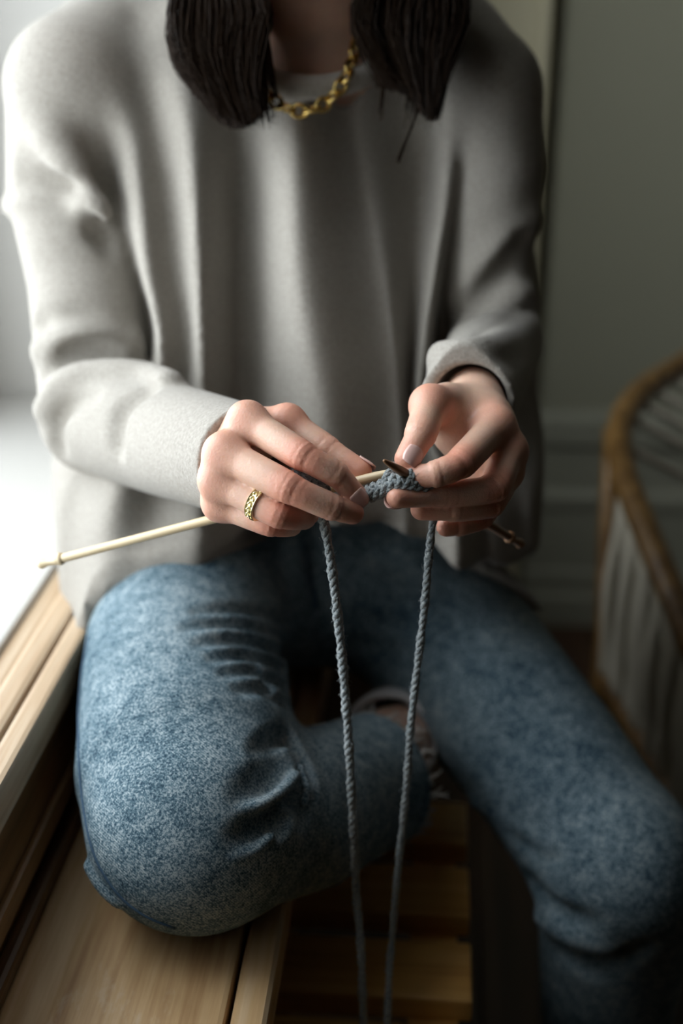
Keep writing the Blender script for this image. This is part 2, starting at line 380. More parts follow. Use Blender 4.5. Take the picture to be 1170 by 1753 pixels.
        for i in range(3):
            sa = [slice(None)] * 3; sb = [slice(None)] * 3; sa[i] = slice(0, -1); sb[i] = slice(1, None)
            A, Bq = I[tuple(sa)], I[tuple(sb)]; e = np.array(np.nonzero(A != Bq))
            j, k = (i + 1) % 3, (i + 2) % 3
            ok = (e[j] > 0) & (e[k] > 0) & (e[j] < cell.shape[j]) & (e[k] < cell.shape[k]); e = e[:, ok]
            def at(dj, dk):
                q = e.copy(); q[j] -= dj; q[k] -= dk; return cid[q[0], q[1], q[2]]
            q = np.stack([at(1, 1), at(0, 1), at(0, 0), at(1, 0)], 1)
            fl_ = ~A[e[0], e[1], e[2]]; q[fl_] = q[fl_][:, ::-1]; Q.append(q)
        Q = np.concatenate(Q); Q = Q[(Q >= 0).all(1)]
        me = bpy.data.meshes.new(name); me.vertices.add(n); me.vertices.foreach_set('co', V.astype(np.float32).ravel())
        me.loops.add(Q.size); me.loops.foreach_set('vertex_index', Q.astype(np.int32).ravel())
        me.polygons.add(len(Q)); me.polygons.foreach_set('loop_start', np.arange(0, Q.size, 4, dtype=np.int32))
        me.update(calc_edges=True); me.validate()
        return me
def smin(a, b, k):
    if k <= 1e-6: return np.minimum(a, b)
    h = np.clip(0.5 + 0.5 * (b - a) / k, 0, 1)
    return b * (1 - h) + a * h - k * h * (1 - h)
def seg_sdf(g, a, b, ra, rb):
    ab = b - a; l2 = float(ab @ ab) + 1e-12
    t = np.clip(sum((g[i] - a[i]) * ab[i] for i in range(3)) / l2, 0, 1).astype(np.float32)
    return np.sqrt(sum((g[i] - (a[i] + t * ab[i])) ** 2 for i in range(3))) - (ra + t * (rb - ra))
def chain_sdf(g, pts, rad):
    d = None
    for i in range(len(pts) - 1):
        e = seg_sdf(g, pts[i], pts[i + 1], rad[i], rad[i + 1]); d = e if d is None else np.minimum(d, e)
    return d.astype(np.float32)
def ar(a, b, h): return np.arange(a, b, h)

# ------------------------------------------------------------------ the knitter: skeleton points (pixel, pixel, distance)
R_ELB, R_WRI = (165, 715, 1.00), (398, 782, 0.846)
L_ELB, L_WRI = (850, 590, 1.05), (812, 690, 0.865)
R_SH, L_SH = (128, 148, 1.00), (826, 155, 1.02)
RH = dict(   # image-left hand: joints with radii
    index=[(424, 722, .772, .0118), (522, 783, .744, .0095), (578, 812, .748, .0082), (608, 848, .757, .0074)],
    middle=[(384, 776, .764, .0118), (499, 838, .738, .0098), (572, 870, .745, .0084), (604, 878, .755, .0072)],
    ring=[(374, 822, .768, .0112), (484, 884, .748, .0092), (522, 886, .772, .0080), (540, 868, .786, .0070)],
    pinky=[(378, 862, .780, .0104), (468, 899, .762, .0082), (500, 900, .782, .0072), (515, 882, .795, .0062)],
    thumb=[(432, 752, .825, .0150), (492, 724, .800, .0112), (562, 772, .786, .0095), (618, 806, .777, .0072)])
LH = dict(
    index=[(848, 730, .802, .0122), (788, 796, .757, .0100), (746, 812, .752, .0086), (708, 817, .757, .0074)],
    middle=[(870, 772, .806, .0118), (850, 838, .778, .0098), (768, 846, .768, .0084), (680, 852, .752, .0066)],
    ring=[(864, 808, .816, .0112), (842, 866, .790, .0094), (775, 872, .776, .0082), (722, 872, .772, .0070)],
    pinky=[(848, 838, .830, .0102), (826, 888, .806, .0082), (785, 900, .796, .0074), (764, 902, .792, .0064)],
    thumb=[(792, 700, .835, .0165), (737, 694, .792, .0122), (720, 746, .768, .0102), (698, 786, .759, .0082)])

def hand_field(fld, H, wrist, side):
    """palm from the metacarpals, then every finger blended into the palm only"""
    jo = {n: [(W(*p[:3]), p[3]) for p in c] for n, c in H.items()}
    w = W(*wrist)
    allp = np.array([p for c in jo.values() for p, _ in c] + [w]); lo, hi = allp.min(0) - 0.035, allp.max(0) + 0.035
    sl, g = fld.sub(lo, hi)
    palm = None
    for n in ('index', 'middle', 'ring', 'pinky'):
        p, r = jo[n][0]
        off = {'index': 0.012, 'middle': 0.004, 'ring': -0.004, 'pinky': -0.012}[n]
        ws = w + (jo['index'][0][0] - jo['pinky'][0][0]) / 0.06 * off
        e = chain_sdf(g, np.array([ws, (ws + p) / 2 , p]), np.array([0.0155, 0.0135, r])); palm = e if palm is None else smin(palm, e, 0.012)
    p0, r0 = jo['thumb'][0]; p1, r1 = jo['thumb'][1]
    th = chain_sdf(g, np.array([w * 0.7 + p0 * 0.3, p0, p1]), np.array([0.015, r0, r1])); palm = smin(palm, th, 0.014)
    web = chain_sdf(g, np.array([p0 * 0.55 + p1 * 0.45, jo['index'][0][0] * 0.72 + w * 0.28]), np.array([0.0085, 0.0085])); palm = smin(palm, web, 0.016)
    if side > 0:                                 # palm flesh behind the thumb and forefinger
        palm = smin(palm, chain_sdf(g, WL([(782, 742, .818), (830, 800, .822)]), np.array([.015, .014])), .014)
    total = None
    for n, c in jo.items():
        P = np.array([p for p, _ in c]); Rr = np.array([r for _, r in c])
        if n == 'thumb': Pf, Rf = P[1:], Rr[1:]
        else: Pf, Rf = P, Rr
        # soften the bends: resample with slightly waisted phalanges
        q, rq = [], []
        for i in range(len(Pf) - 1):
            for t in (0, 0.3, 0.6):
                q.append(Pf[i] * (1 - t) + Pf[i + 1] * t); rq.append((Rf[i] * (1 - t) + Rf[i + 1] * t) * (1.03 - 0.11 * math.sin(math.pi * min(t * 1.3, 1))))
        q.append(Pf[-1]); rq.append(Rf[-1])
        q, rq = np.array(q), np.array(rq)
        qs = q.copy(); qs[1:-1] = (q[:-2] + 4 * q[1:-1] + q[2:]) / 6
        f = chain_sdf(g, qs, rq)
        f = smin(palm, f, 0.008)
        total = f if total is None else smin(total, f, 0.0012)
    # joint creases: small knuckle wrinkles on the back of the joints
    for n, c in jo.items():
        for i in (1, 2):
            p, r = c[i]
            a = c[i + 1][0] - c[i - 1][0]; a = a / np.linalg.norm(a)
            if i + 1 >= len(c): continue
            for s_ in (-1, 0, 1):
                cc = p + a * s_ * 0.0034
                ax_ = sum((g[j] - cc[j]) * a[j] for j in range(3)); rr = np.sqrt(sum((g[j] - cc[j]) ** 2 for j in range(3)))
                total = total + (0.00062 * np.exp(-(ax_ / 0.0010) ** 2) * np.exp(-(rr / (r * 1.15)) ** 4)).astype(np.float32)
    fld.put(sl, total.astype(np.float32), 0.004, 'add')
    return jo

# ---- body (one continuous skin surface), fine cells around the hands
def axis(lo, a, b, hi, coarse, fine):
    l = [a]; st = fine
    while l[-1] > lo: st = min(coarse, st * 1.18); l.append(l[-1] - st)
    r = [b]; st = fine
    while r[-1] < hi: st = min(coarse, st * 1.18); r.append(r[-1] + st)
    return np.array(l[::-1] + list(np.arange(a + fine, b - fine * .5, fine)) + r)
hp = np.array([W(*p[:3]) for H in (RH, LH) for c in H.values() for p in c])
hlo, hhi = hp.min(0) - 0.016, hp.max(0) + 0.016
body = Field(axis(-0.42, hlo[0], hhi[0], 0.42, 0.010, 0.00125), axis(0.5, hlo[1], hhi[1], 1.32, 0.010, 0.00125), axis(0.0, hlo[2], hhi[2], 1.36, 0.010, 0.00125))
# head and neck, bowed towards the knitting
NB = np.array([-0.100, 1.085, 1.012]); HC = W(535, -285, 0.885)
fd = np.array([-0.05, -0.80, -0.60]); fd /= np.linalg.norm(fd); rt = np.array([1.0, -0.05, 0]); rt -= fd * (rt @ fd); rt /= np.linalg.norm(rt); ud = np.cross(rt, fd)
ROT = [rt, fd, ud]
rotm = [[ROT[j][i] for j in range(3)] for i in range(3)]
def hd(r_, f_, u_): return HC + rt * r_ + fd * f_ + ud * u_
body.ell(HC, (0.073, 0.092, 0.088), rot=rotm)
body.ell(hd(0, 0.03, -0.045), (0.056, 0.062, 0.072), 0.03, rot=rotm)
body.chain([hd(-0.03, 0.045, -0.085), hd(0, 0.066, -0.104), hd(0.03, 0.045, -0.085)], 0.020, 0.02)
body.chain([hd(0, 0.093, 0.005), hd(0, 0.108, -0.036)], [0.007, 0.012], 0.012)
for s_ in (-1, 1):
    body.chain([hd(s_ * 0.008, 0.104, -0.038), hd(s_ * 0.013, 0.096, -0.038)], 0.007, 0.006)
    body.ell(hd(s_ * 0.031, 0.098, 0.004), (0.017, 0.012, 0.011), 0.008, 'cut', rotm)
    body.ell(hd(s_ * 0.031, 0.080, 0.004), (0.0125, 0.0125, 0.0125), 0.003, rot=rotm)
    body.chain([hd(s_ * 0.074, -0.005, 0.012), hd(s_ * 0.080, -0.014, 0.0), hd(s_ * 0.073, -0.002, -0.024)], [0.009, 0.010, 0.006], 0.006)
body.chain([hd(-0.022, 0.090, -0.064), hd(0, 0.099, -0.061), hd(0.022, 0.090, -0.064)], 0.006, 0.006)
body.chain([hd(-0.018, 0.090, -0.074), hd(0, 0.098, -0.075), hd(0.018, 0.090, -0.074)], 0.006, 0.006)
body.chain([NB + np.array([0, 0.03, -0.05]), NB + np.array([0, .005, .03]), hd(0, -0.02, -0.045)], [0.044, 0.049, 0.052], 0.02)
# trunk, arms, legs (under the clothes)
CH, PV = W(480, 420, 1.125), W(490, 985, 1.18)
body.chain([CH + np.array([-0.06, 0.01, 0.0]), CH + np.array([0.06, 0.01, 0.0])], 0.07, 0.04)
body.chain([NB + np.array([0, .02, -.03]), CH], [0.05, 0.07], 0.04); body.chain([CH, PV], [0.07, 0.075], 0.05)
body.chain([W(*R_SH) - np.array([0, 0, .012]), NB + np.array([0, .03, -.04]), W(*L_SH) - np.array([0, 0, .012])], [0.028, 0.045, 0.028], 0.03)
body.chain([W(R_SH[0], R_SH[1], 1.015), W(130, 430, 1.04), W(170, 715, 1.012), W(*R_WRI)], [0.034, 0.025, 0.023, 0.0195], 0.02)
body.chain([W(*L_SH), W(840, 380, 1.03), W(*L_ELB), W(*L_WRI)], [0.030, 0.018, 0.022, 0.0195], 0.02)
RT = [(325, 1000, 1.10), (318, 1150, .985), (330, 1320, .89), (338, 1412, .852)]
RS = [(345, 1424, .852), (520, 1385, .935), (640, 1325, 1.01), (672, 1278, 1.075)]
LT = [(655, 985, 1.19), (790, 1125, 1.13), (930, 1300, 1.065), (1058, 1482, 1.0)]
LK = W(*LT[-1]); LANK = np.array([LK[0] + 0.015, LK[1] + 0.05, 0.085])
body.chain([PV + np.array([-.08, 0, 0]), PV + np.array([.08, 0, 0])], 0.075, 0.03)
body.chain(WL(RT), [.068, .062, .054, .05], 0.03); body.chain(WL(RS), [.05, .046, .036, .030], 0.02)
body.chain(WL(LT), [.068, .06, .052, .048], 0.03); body.chain([LK, LK * .6 + LANK * .4, LANK], [.046, .046, .031], 0.02)
body.chain([LANK, LANK + np.array([.01, -.02, -.045]), LANK + np.array([.03, -.15, -.062])], [.031, .034, .022], 0.02)
RANK = W(*RS[-1]); RTOE = W(735, 1200, 1.26)
body.chain([RANK, RTOE * .6 + RANK * .4], [.030, .022], 0.02)
rj = hand_field(body, RH, R_WRI, -1); lj = hand_field(body, LH, L_WRI, 1)
bme = body.mesh('body')
V = np.empty(len(bme.vertices) * 3, np.float32); bme.vertices.foreach_get('co', V); V = V.reshape(-1, 3)
flush = np.zeros(len(V), np.float32)
for jo in (rj, lj):
    for n, c in jo.items():
        for i, (p, r) in enumerate(c):
            if n == 'thumb' and i == 0: continue
            amp = [0.55, 0.75, 0.35, 0.6][i]; s_ = [0.010, 0.0085, 0.007, 0.010][i]
            flush = np.maximum(flush, amp * np.exp(-((np.linalg.norm(V - p, axis=1) - r * 0.8).clip(0) / s_) ** 2))
a = bme.attributes.new('flush', 'FLOAT', 'POINT'); a.data.foreach_set('value', flush)
person = empty('person', tuple(PV[:2]) + (SILL,))
tag(person, 'person in oatmeal sweater and faded jeans sitting on the window sill, knitting', 'person')
body_o = child(link('body', bme, M['skin']), person)

# fingernails
def nail(p_dip, p_tip, r, toward, w=0.0105, l=0.0115):
    ax_ = p_tip - p_dip; ax_ /= np.linalg.norm(ax_); n = toward - ax_ * (toward @ ax_); n /= np.linalg.norm(n); b = np.cross(ax_, n)
    V, F = [], []; nu, nv = 9, 9
    c = p_tip + ax_ * (r * 0.05)
    for i in range(nu):
        for j in range(nv):
            u = (i / (nu - 1) - .5) * 2; v_ = (j / (nv - 1) - .5) * 2
            sq = math.sqrt(max(0, 1 - 0.28 * v_ * v_)); uu = u * sq * (1.0 if True else 1)
            ang = uu * w / 2 / r
            lenw = v_ * l / 2 * math.sqrt(max(0.0, 1 - 0.30 * u * u))
            rad = r * 1.02 + 0.0004 - max(0, v_) ** 2 * 0.0008
            V.append(c + ax_ * lenw + (n * math.cos(ang) + b * math.sin(ang)) * rad)
    for i in range(nu - 1):
        for j in range(nv - 1): F.append((i * nv + j, i * nv + j + 1, (i + 1) * nv + j + 1, (i + 1) * nv + j))
    me = pydata('fingernail', V, F); o = link('fingernail', me, M['nail'])
    so = o.modifiers.new('t', 'SOLIDIFY'); so.thickness = 0.0008; so.offset = 0
    child(o, person); return o
tc = -FWD
def jj(jo, n, i): return jo[n][i][0]
nail(jj(rj, 'index', 2), jj(rj, 'index', 3), .0074, tc * 1.0 + RIGHT * 0.25 - UP * 0.05, .0112, .0120)
nail(jj(rj, 'thumb', 2), jj(rj, 'thumb', 3), .0074, -tc * .4 + UP, .011, .012)
nail(jj(lj, 'thumb', 2), jj(lj, 'thumb', 3), .0082, tc * 0.9 + RIGHT * 0.35 + UP * .1, .0125, .0135)
nail(jj(lj, 'middle', 2), jj(lj, 'middle', 3), .0066, -UP * .5 + FWD, .010, .011)

# ---- jeans
jfp = np.array([W(350, 1045, 1.0), W(490, 1150, .95), W(400, 1300, .86), W(535, 1300, .86), W(440, 1260, .87), W(440, 1470, .80), W(470, 1360, .80), W(500, 1320, .93)])
jlo, jhi = jfp.min(0), jfp.max(0)
je = Field(axis(-0.40, jlo[0], jhi[0], 0.36, .0042, .0019), axis(0.54, jlo[1], jhi[1], 1.36, .0042, .0019), axis(0.04, jlo[2], jhi[2], 0.74, .0042, .0019))
je.chain([W(335, 985, 1.13), W(665, 980, 1.16)], .088, 0.0)
je.chain(WL([(325, 1000, 1.09), (318, 1150, .975), (320, 1315, .880), (335, 1398, .845)]), [.083, .081, .079, .0740], 0.035)
je.chain(WL([(343, 1408, .850), (520, 1386, .932), (600, 1352, .985), (670, 1322, 1.03)]), [.069, .0605, .0565, .055], 0.02)
# outer side bulge under the right thigh, knee creases, drag lines
je.ridge([(158, 1482), (178, 1516), (205, 1542)], .006, .002, .003)
def lay(poly, off):                              # points on the cloth as it is now, pushed inwards by off
    out_ = []
    for (x, y) in smooth_path(poly, 24):
        d = je.surf(x, y)
        if d: out_.append(W(x, y, d + off))
    return out_
rd1, rd2, rd3 = lay([(402, 1388), (446, 1377), (482, 1355), (506, 1330)], .0035), lay([(400, 1467), (432, 1455), (462, 1434)], .004), lay([(514, 1318), (524, 1345), (520, 1375)], .004)
je.crease([(498, 1246), (510, 1286), (526, 1340), (530, 1400)], .009, .014, .006)
je.crease([(446, 1278), (480, 1258), (505, 1262)], .008, .010, .005)
je.crease([(436, 1352), (470, 1334), (497, 1304)], .014, .007, .010)
je.crease([(514, 1352), (488, 1390), (456, 1418), (410, 1440)], .012, .013, .006)
je.chain(rd1, np.r_[np.linspace(.0015, .0042, 8), np.full(len(rd1) - 8, .0042)], .004)
je.chain(rd2, .0038, .004); je.chain(rd3, .0034, .004)
for (y, x0, hgt) in ((1040, 365, .006), (1066, 345, .0095), (1094, 368, .0095), (1120, 392, .009), (1146, 414, .008), (1176, 440, .006)):
    je.crease([(x0 - 25, y), (x0 + 30, y), (450, y + 8), (478, y + 18), (492, y + 28)], .0055, hgt, .005)
# open hem of the tucked leg
hc, hn = W(648, 1333, 1.012), W(648, 1333, 1.012) - W(560, 1370, .96); hn /= np.linalg.norm(hn)
je.halfspace(hc, hn, .10); je.chain([hc - hn * .03, hc + hn * .04], [.044, .051], .003, 'cut')
je.chain(WL(LT), [.083, .078, .0715, .066], 0.02)
je.chain([LK, LK * .65 + LANK * .35 + np.array([.0, -.006, 0]), LANK + np.array([0, 0, .06])], [.065, .060, .055], 0.02)
for pl_ in ([(640, 960), (700, 985), (770, 1000)], [(620, 1010), (680, 1030), (760, 1035)], [(600, 1060), (660, 1075), (720, 1075)], [(620, 1110), (660, 1120), (720, 1110)]):
    je.crease(pl_, .010, .006, .010)
je.crease([(545, 900), (535, 960), (540, 1040)], .010, .008, .010)
je.ridge([(500, 930), (505, 990), (515, 1050)], .010, .004, .010)
# folds at the hanging knee
je.crease([(830, 1392), (880, 1425), (940, 1470)], .008, .006, .007)
je.ridge([(820, 1370), (880, 1405), (950, 1450)], .008, .004, .007)
je.crease([(905, 1515), (950, 1560), (1010, 1590)], .010, .009, .008)
je.ridge([(935, 1570), (980, 1600), (1050, 1618)], .010, .007, .008)
je.crease([(950, 1640), (1020, 1655), (1110, 1640)], .012, .012, .010)
jme = je.mesh('jeans'); jo_ = child(link('jeans', jme, M['denim']), person); jo_['label'] = 'faded blue jeans'
jbv = BVHTree.FromPolygons([v.co for v in jme.vertices], [p.vertices for p in jme.polygons])
def on_jeans(px, py):
    d = ray(px, py); h = jbv.ray_cast(Vector(CAM), Vector(d)); return None if h[0] is None else (np.array(h[0]), np.array(h[1]))
def seam_line(poly, r, n=70):
    pts = []
    for (x, y) in smooth_path(poly, n):
        h = on_jeans(x, y)
        if h is not None: pts.append(h[0] + h[1] * r * .3)
    pts = np.array(pts)
    for _ in range(4): pts[1:-1] = (pts[:-2] + 2 * pts[1:-1] + pts[2:]) / 4
    return tube('side_seam', pts, r, 6)
child(link('side_seam', seam_line([(152, 1090), (137, 1180), (136, 1290), (145, 1390), (165, 1470), (204, 1532), (250, 1568), (300, 1588)], .0011), M['seam']), person)
child(link('fly_seam', seam_line([(520, 930), (530, 985), (542, 1045)], .0014, 30), M['seam']), person)
# frayed raw hem
fr = Acc(); fa = np.cross(hn, [0, 0, 1]); fa /= np.linalg.norm(fa); fb = np.cross(hn, fa)
for i in range(170):
    t = random.random() * 2 * math.pi; p = hc + (fa * math.cos(t) + fb * math.sin(t)) * (.0535 + random.uniform(-.002, .001))
    d = hn * random.uniform(.006, .018) + np.random.normal(0, .003, 3)
    fr.add(*tube_data([p - hn * .003, p + d * .6, p + d + np.random.normal(0, .002, 3)], .0005, 3, False))
child(link('frayed_hem', fr.mesh('frayed_hem'), M['sole']), person)

# ---- sweater
cfp = np.array([W(360, 786, .83), W(480, 786, .80), W(415, 880, .81), W(415, 690, .82), W(804, 600, .85), W(870, 690, .87), W(760, 760, .84)])
clo, chi = cfp.min(0), cfp.max(0)
sw = Field(axis(-0.44, clo[0], chi[0], 0.24, 0.0045, .0018), axis(0.66, clo[1], chi[1], 1.34, .0045, .0018), axis(0.55, clo[2], chi[2], 1.16, .0045, .0018))
# front of the body: fold lines (left to right) as 3-D polylines; the cloth swings smoothly from one to the next
ROWS = [40, 130, 220, 340, 460, 580, 700, 850, 1010]
BASE = [.990, .970, .957, .947, .944, .946, .950, .955, .965]
AMP = [.25, .40, .75, 1.0, 1.0, 1.0, 1.0, .75, .4]
FOLDS = [
    ([40, 75, 140, 182, 226, 256, 215, 110, 100], .080),
    ([150, 185, 222, 240, 252, 274, 262, 200, 190], .012),
    ([200, 240, 268, 288, 300, 318, 312, 270, 270], .034),
    ([270, 300, 322, 334, 340, 344, 346, 340, 340], .006),
    ([385, 400, 408, 410, 410, 408, 408, 412, 420], .064),
    ([500, 502, 504, 506, 512, 530, 552, 560, 560], .000),
    ([590, 600, 612, 632, 655, 672, 684, 690, 690], .046),
    ([700, 715, 722, 722, 714, 708, 704, 735, 740], .078),
    ([762, 772, 772, 764, 746, 728, 722, 775, 780], .046),
    ([900, 890, 865, 812, 772, 752, 748, 830, 840], .098),
    ([990, 985, 960, 920, 880, 850, 850, 905, 910], .14)]
XA, YA, ZA = sw.ax; FX, FYv = [], []
for xs_, off in FOLDS:
    P = smooth_path([W(x, y, b_ + off * (a_ if off not in (.080, .098, .14) else max(a_, .75))) for x, y, b_, a_ in zip(xs_, ROWS, BASE, AMP)], 80)
    o_ = np.argsort(P[:, 2]); FX.append(np.interp(ZA, P[o_, 2], P[o_, 0])); FYv.append(np.interp(ZA, P[o_, 2], P[o_, 1]))
FX, FYv = np.array(FX), np.array(FYv); YF = np.zeros((len(XA), len(ZA)))
for k_ in range(len(ZA)):
    fx, fy = FX[:, k_], FYv[:, k_]
    j_ = np.clip(np.searchsorted(fx, XA) - 1, 0, len(fx) - 2); t_ = np.clip((XA - fx[j_]) / (fx[j_ + 1] - fx[j_] + 1e-6), 0, 1); t_ = t_ * t_ * (3 - 2 * t_)
    YF[:, k_] = fy[j_] * (1 - t_) + fy[j_ + 1] * t_
    YF[:, k_] += 1.2 * np.clip(fx[0] - XA, 0, 1) + 1.2 * np.clip(XA - fx[-1], 0, 1)
for _ in range(2):
    YF[:, 1:-1] = (YF[:, :-2] + 2 * YF[:, 1:-1] + YF[:, 2:]) / 4
front_d = (YF.astype(np.float32)[:, None, :] - YA[None, :, None]) * .72
zk = [0.55, 0.66, 0.80, 0.95, 1.00, 1.045, 1.08, 1.12]
rxk, ryk, cyk = [.22, .22, .22, .20, .175, .130, .085, .05], [.30, .28, .26, .20, .15, .10, .065, .05], [1.05, 1.05, 1.06, 1.08, 1.09, 1.10, 1.11, 1.11]
f = lambda t: np.interp(ZA, zk, t).astype(np.float32)[None, None, :]
q = np.sqrt(((XA[:, None, None] + .115) / f(rxk)) ** 2 + ((YA[None, :, None] - f(cyk)) / f(ryk)) ** 2)
loft = (q - 1) * np.minimum(f(rxk), f(ryk))
sw.F = -smin(-np.maximum(front_d, YA[None, :, None] - 1.21), -np.maximum(loft, ZA[None, None, :] - 1.10), .012).astype(np.float32)
sw.chain([W(*R_SH), W(195, 72, 1.035), NB + np.array([-.05, .045, .008])], [.054, .047, .050], 0.03); sw.chain([W(*L_SH), W(780, 78, 1.05), NB + np.array([.05, .045, .008])], [.048, .044, .050], 0.03)
# the hem: cut with a rising curve, then the sleeves
hx = [W(x, 960, 0.98)[0] for x in (120, 200, 330, 430, 540, 650, 760, 880)]
hz = [.592, .640, .655, .672, .690, .680, .650, .618]
sl, g = sw.sub((-0.5, 0.6, 0.5), (0.4, 1.4, 0.8))
hh = np.interp(g[0].ravel(), hx, hz).astype(np.float32)[:, None, None] + np.clip(g[1] - 0.98, 0, 1) * -0.25
sw.F[sl] = -smin(-sw.F[sl], -(hh - g[2]), 0.012)
sw.chain(WL([R_SH, (112, 320, 1.028), (144, 480, 1.028), R_ELB]), [.055, .0485, .0465, .0445], 0.008)
sw.chain(WL([(62, 150, .985), (92, 235, .968), (128, 305, .965), (168, 366, .972)]), [.018, .016, .013, .011], .014)
sw.chain(WL([R_ELB, (285, 752, .92), (450, 798, .778)]), [.0445, .043, .0360], 0.008)
sw.chain(WL([L_SH, (848, 290, 1.03), (826, 450, 1.04), L_ELB]), [.0485, .041, .0405, .038], 0.008)
sw.chain(WL([L_ELB, (820, 655, .92), (796, 694, .835)]), [.039, .036, .0325], 0.008)
# the hem lying on the thighs
def drape(pts, rad, hem):
    t = Field(*sw.ax); t.chain(WL(pts), [r_ + .009 for r_ in rad], 0)
    ex, ey = [], []
    for (x, y) in hem:
        d = je.surf(x, y); p = W(x, y, d if d else 1.0); ex.append(p[0]); ey.append(p[1])
    o_ = np.argsort(ex); th = np.interp(sw.ax[0], np.array(ex)[o_], np.array(ey)[o_]).astype(np.float32)[:, None, None]
    t.F = np.maximum(t.F, th - sw.ax[1][None, :, None]); sw.F = smin(sw.F, t.F, .02)
drape([(300, 930, 1.15), (325, 1000, 1.09), (318, 1150, .975), (320, 1320, .880)], [.085, .083, .081, .079], [(150, 1075), (165, 1030), (200, 990), (260, 968), (340, 960), (400, 945), (440, 928), (480, 905)])
drape([(665, 930, 1.2), LT[0], LT[1], LT[2]], [.083, .083, .078, .0715], [(600, 870), (650, 880), (700, 910), (760, 950), (830, 985), (880, 1012)])
# drapes of the body
sw.crease([(30, 300), (80, 318), (150, 338)], .012, .008, .010)
sw.ridge([(20, 352), (80, 342), (165, 355)], .009, .006, .007)
sw.crease([(150, 385), (172, 400), (200, 430)], .011, .012, .006)
sw.ridge([(900, 380), (840, 440), (790, 500)], .012, .007, .012)
sw.crease([(905, 420), (860, 470), (800, 540)], .010, .006, .010)
sw.crease([(912, 535), (850, 575), (770, 592)], .010, .012, .008)
sw.ridge([(905, 520), (895, 500), (870, 515)], .010, .006, .008)
sw.ridge([(900, 560), (840, 600), (760, 612)], .012, .007, .010)
# right sleeve bunching at the elbow
sw.crease([(60, 560), (130, 545), (220, 570)], .013, .007, .012)
sw.ridge([(80, 600), (140, 578), (215, 590)], .012, .006, .012)
sw.crease([(72, 650), (118, 608), (190, 604), (245, 622)], .012, .017, .005)
sw.ridge([(82, 700), (112, 655), (180, 640), (250, 645), (290, 660)], .012, .009, .007)
sw.crease([(92, 775), (96, 725), (118, 690), (150, 672)], .010, .012, .006)
sw.crease([(190, 760), (205, 700), (240, 668)], .010, .005, .010)
# neckline and cuffs are open
ringc = NB + np.array([0, -0.012, 0.030])
rn = [ringc + np.array([.066 * math.cos(t), .074 * math.sin(t), .036 * math.sin(t)]) for t in np.linspace(0, 2 * math.pi, 33)]
sw.chain(rn, 0.0095, 0.012)
sw.chain([ringc + np.array([0, .012, -.05]), ringc + np.array([0, 0, -.006]), ringc + np.array([0, -.045, .10])], [.050, .060, .085], 0.004, 'cut')
def cuff(c, elbow, r, t=.0045):
    c, e = W(*c), W(*elbow); n = (c - e) / np.linalg.norm(c - e)
    sw.halfspace(c, n, 0.06); sw.chain([c - n * .022, c + n * .03], [r - t - .005, r - t], 0.003, 'cut')
    return c, n
rc = cuff((433, 792, .796), (285, 752, .92), .0365, .0055); lc = cuff((804, 688, .846), (826, 640, .95), .0340, .005)
swo = child(link('sweater', sw.mesh('sweater'), M['wool']), person); swo['label'] = 'oversized oatmeal wool sweater'

# ---- pale canvas shoe on the tucked foot
sh = Field(ar(RANK[0] - .08, RTOE[0] + .07, .003), ar(min(RANK[1], RTOE[1]) - .09, max(RANK[1], RTOE[1]) + .09, .003), ar(RANK[2] - .10, RANK[2] + .11, .003))
ftd = RTOE - RANK; ftd /= np.linalg.norm(ftd); HEEL = W(672, 1262, 1.085)
sh.chain([HEEL, HEEL * .5 + RTOE * .5, RTOE], [.044, .038, .030], 0.01)
sh.halfspace(HEEL - ftd * .012, -ftd, .08); sh.chain([HEEL - ftd * .04, HEEL + ftd * .03], [.0405, .032], .003, 'cut')
sho = child(link('shoe', sh.mesh('shoe'), M['canvas']), person); sho['label'] = 'pale grey canvas shoe on the tucked foot'
# shoe on the hanging foot
s2 = Field(ar(LANK[0] - .08, LANK[0] + .12, .004), ar(LANK[1] - .26, LANK[1] + .09, .004), ar(0.0, .16, .004))
s2.chain([LANK + np.array([0, .012, -.04]), LANK + np.array([.01, -.05, -.045]), LANK + np.array([.032, -.17, -.058])], [.040, .040, .027], .02)
s2.halfspace(np.array([LANK[0], LANK[1] - .06, .004]), (0, 0, -1), .3)
child(link('shoe', s2.mesh('shoe'), M['canvas']), person)

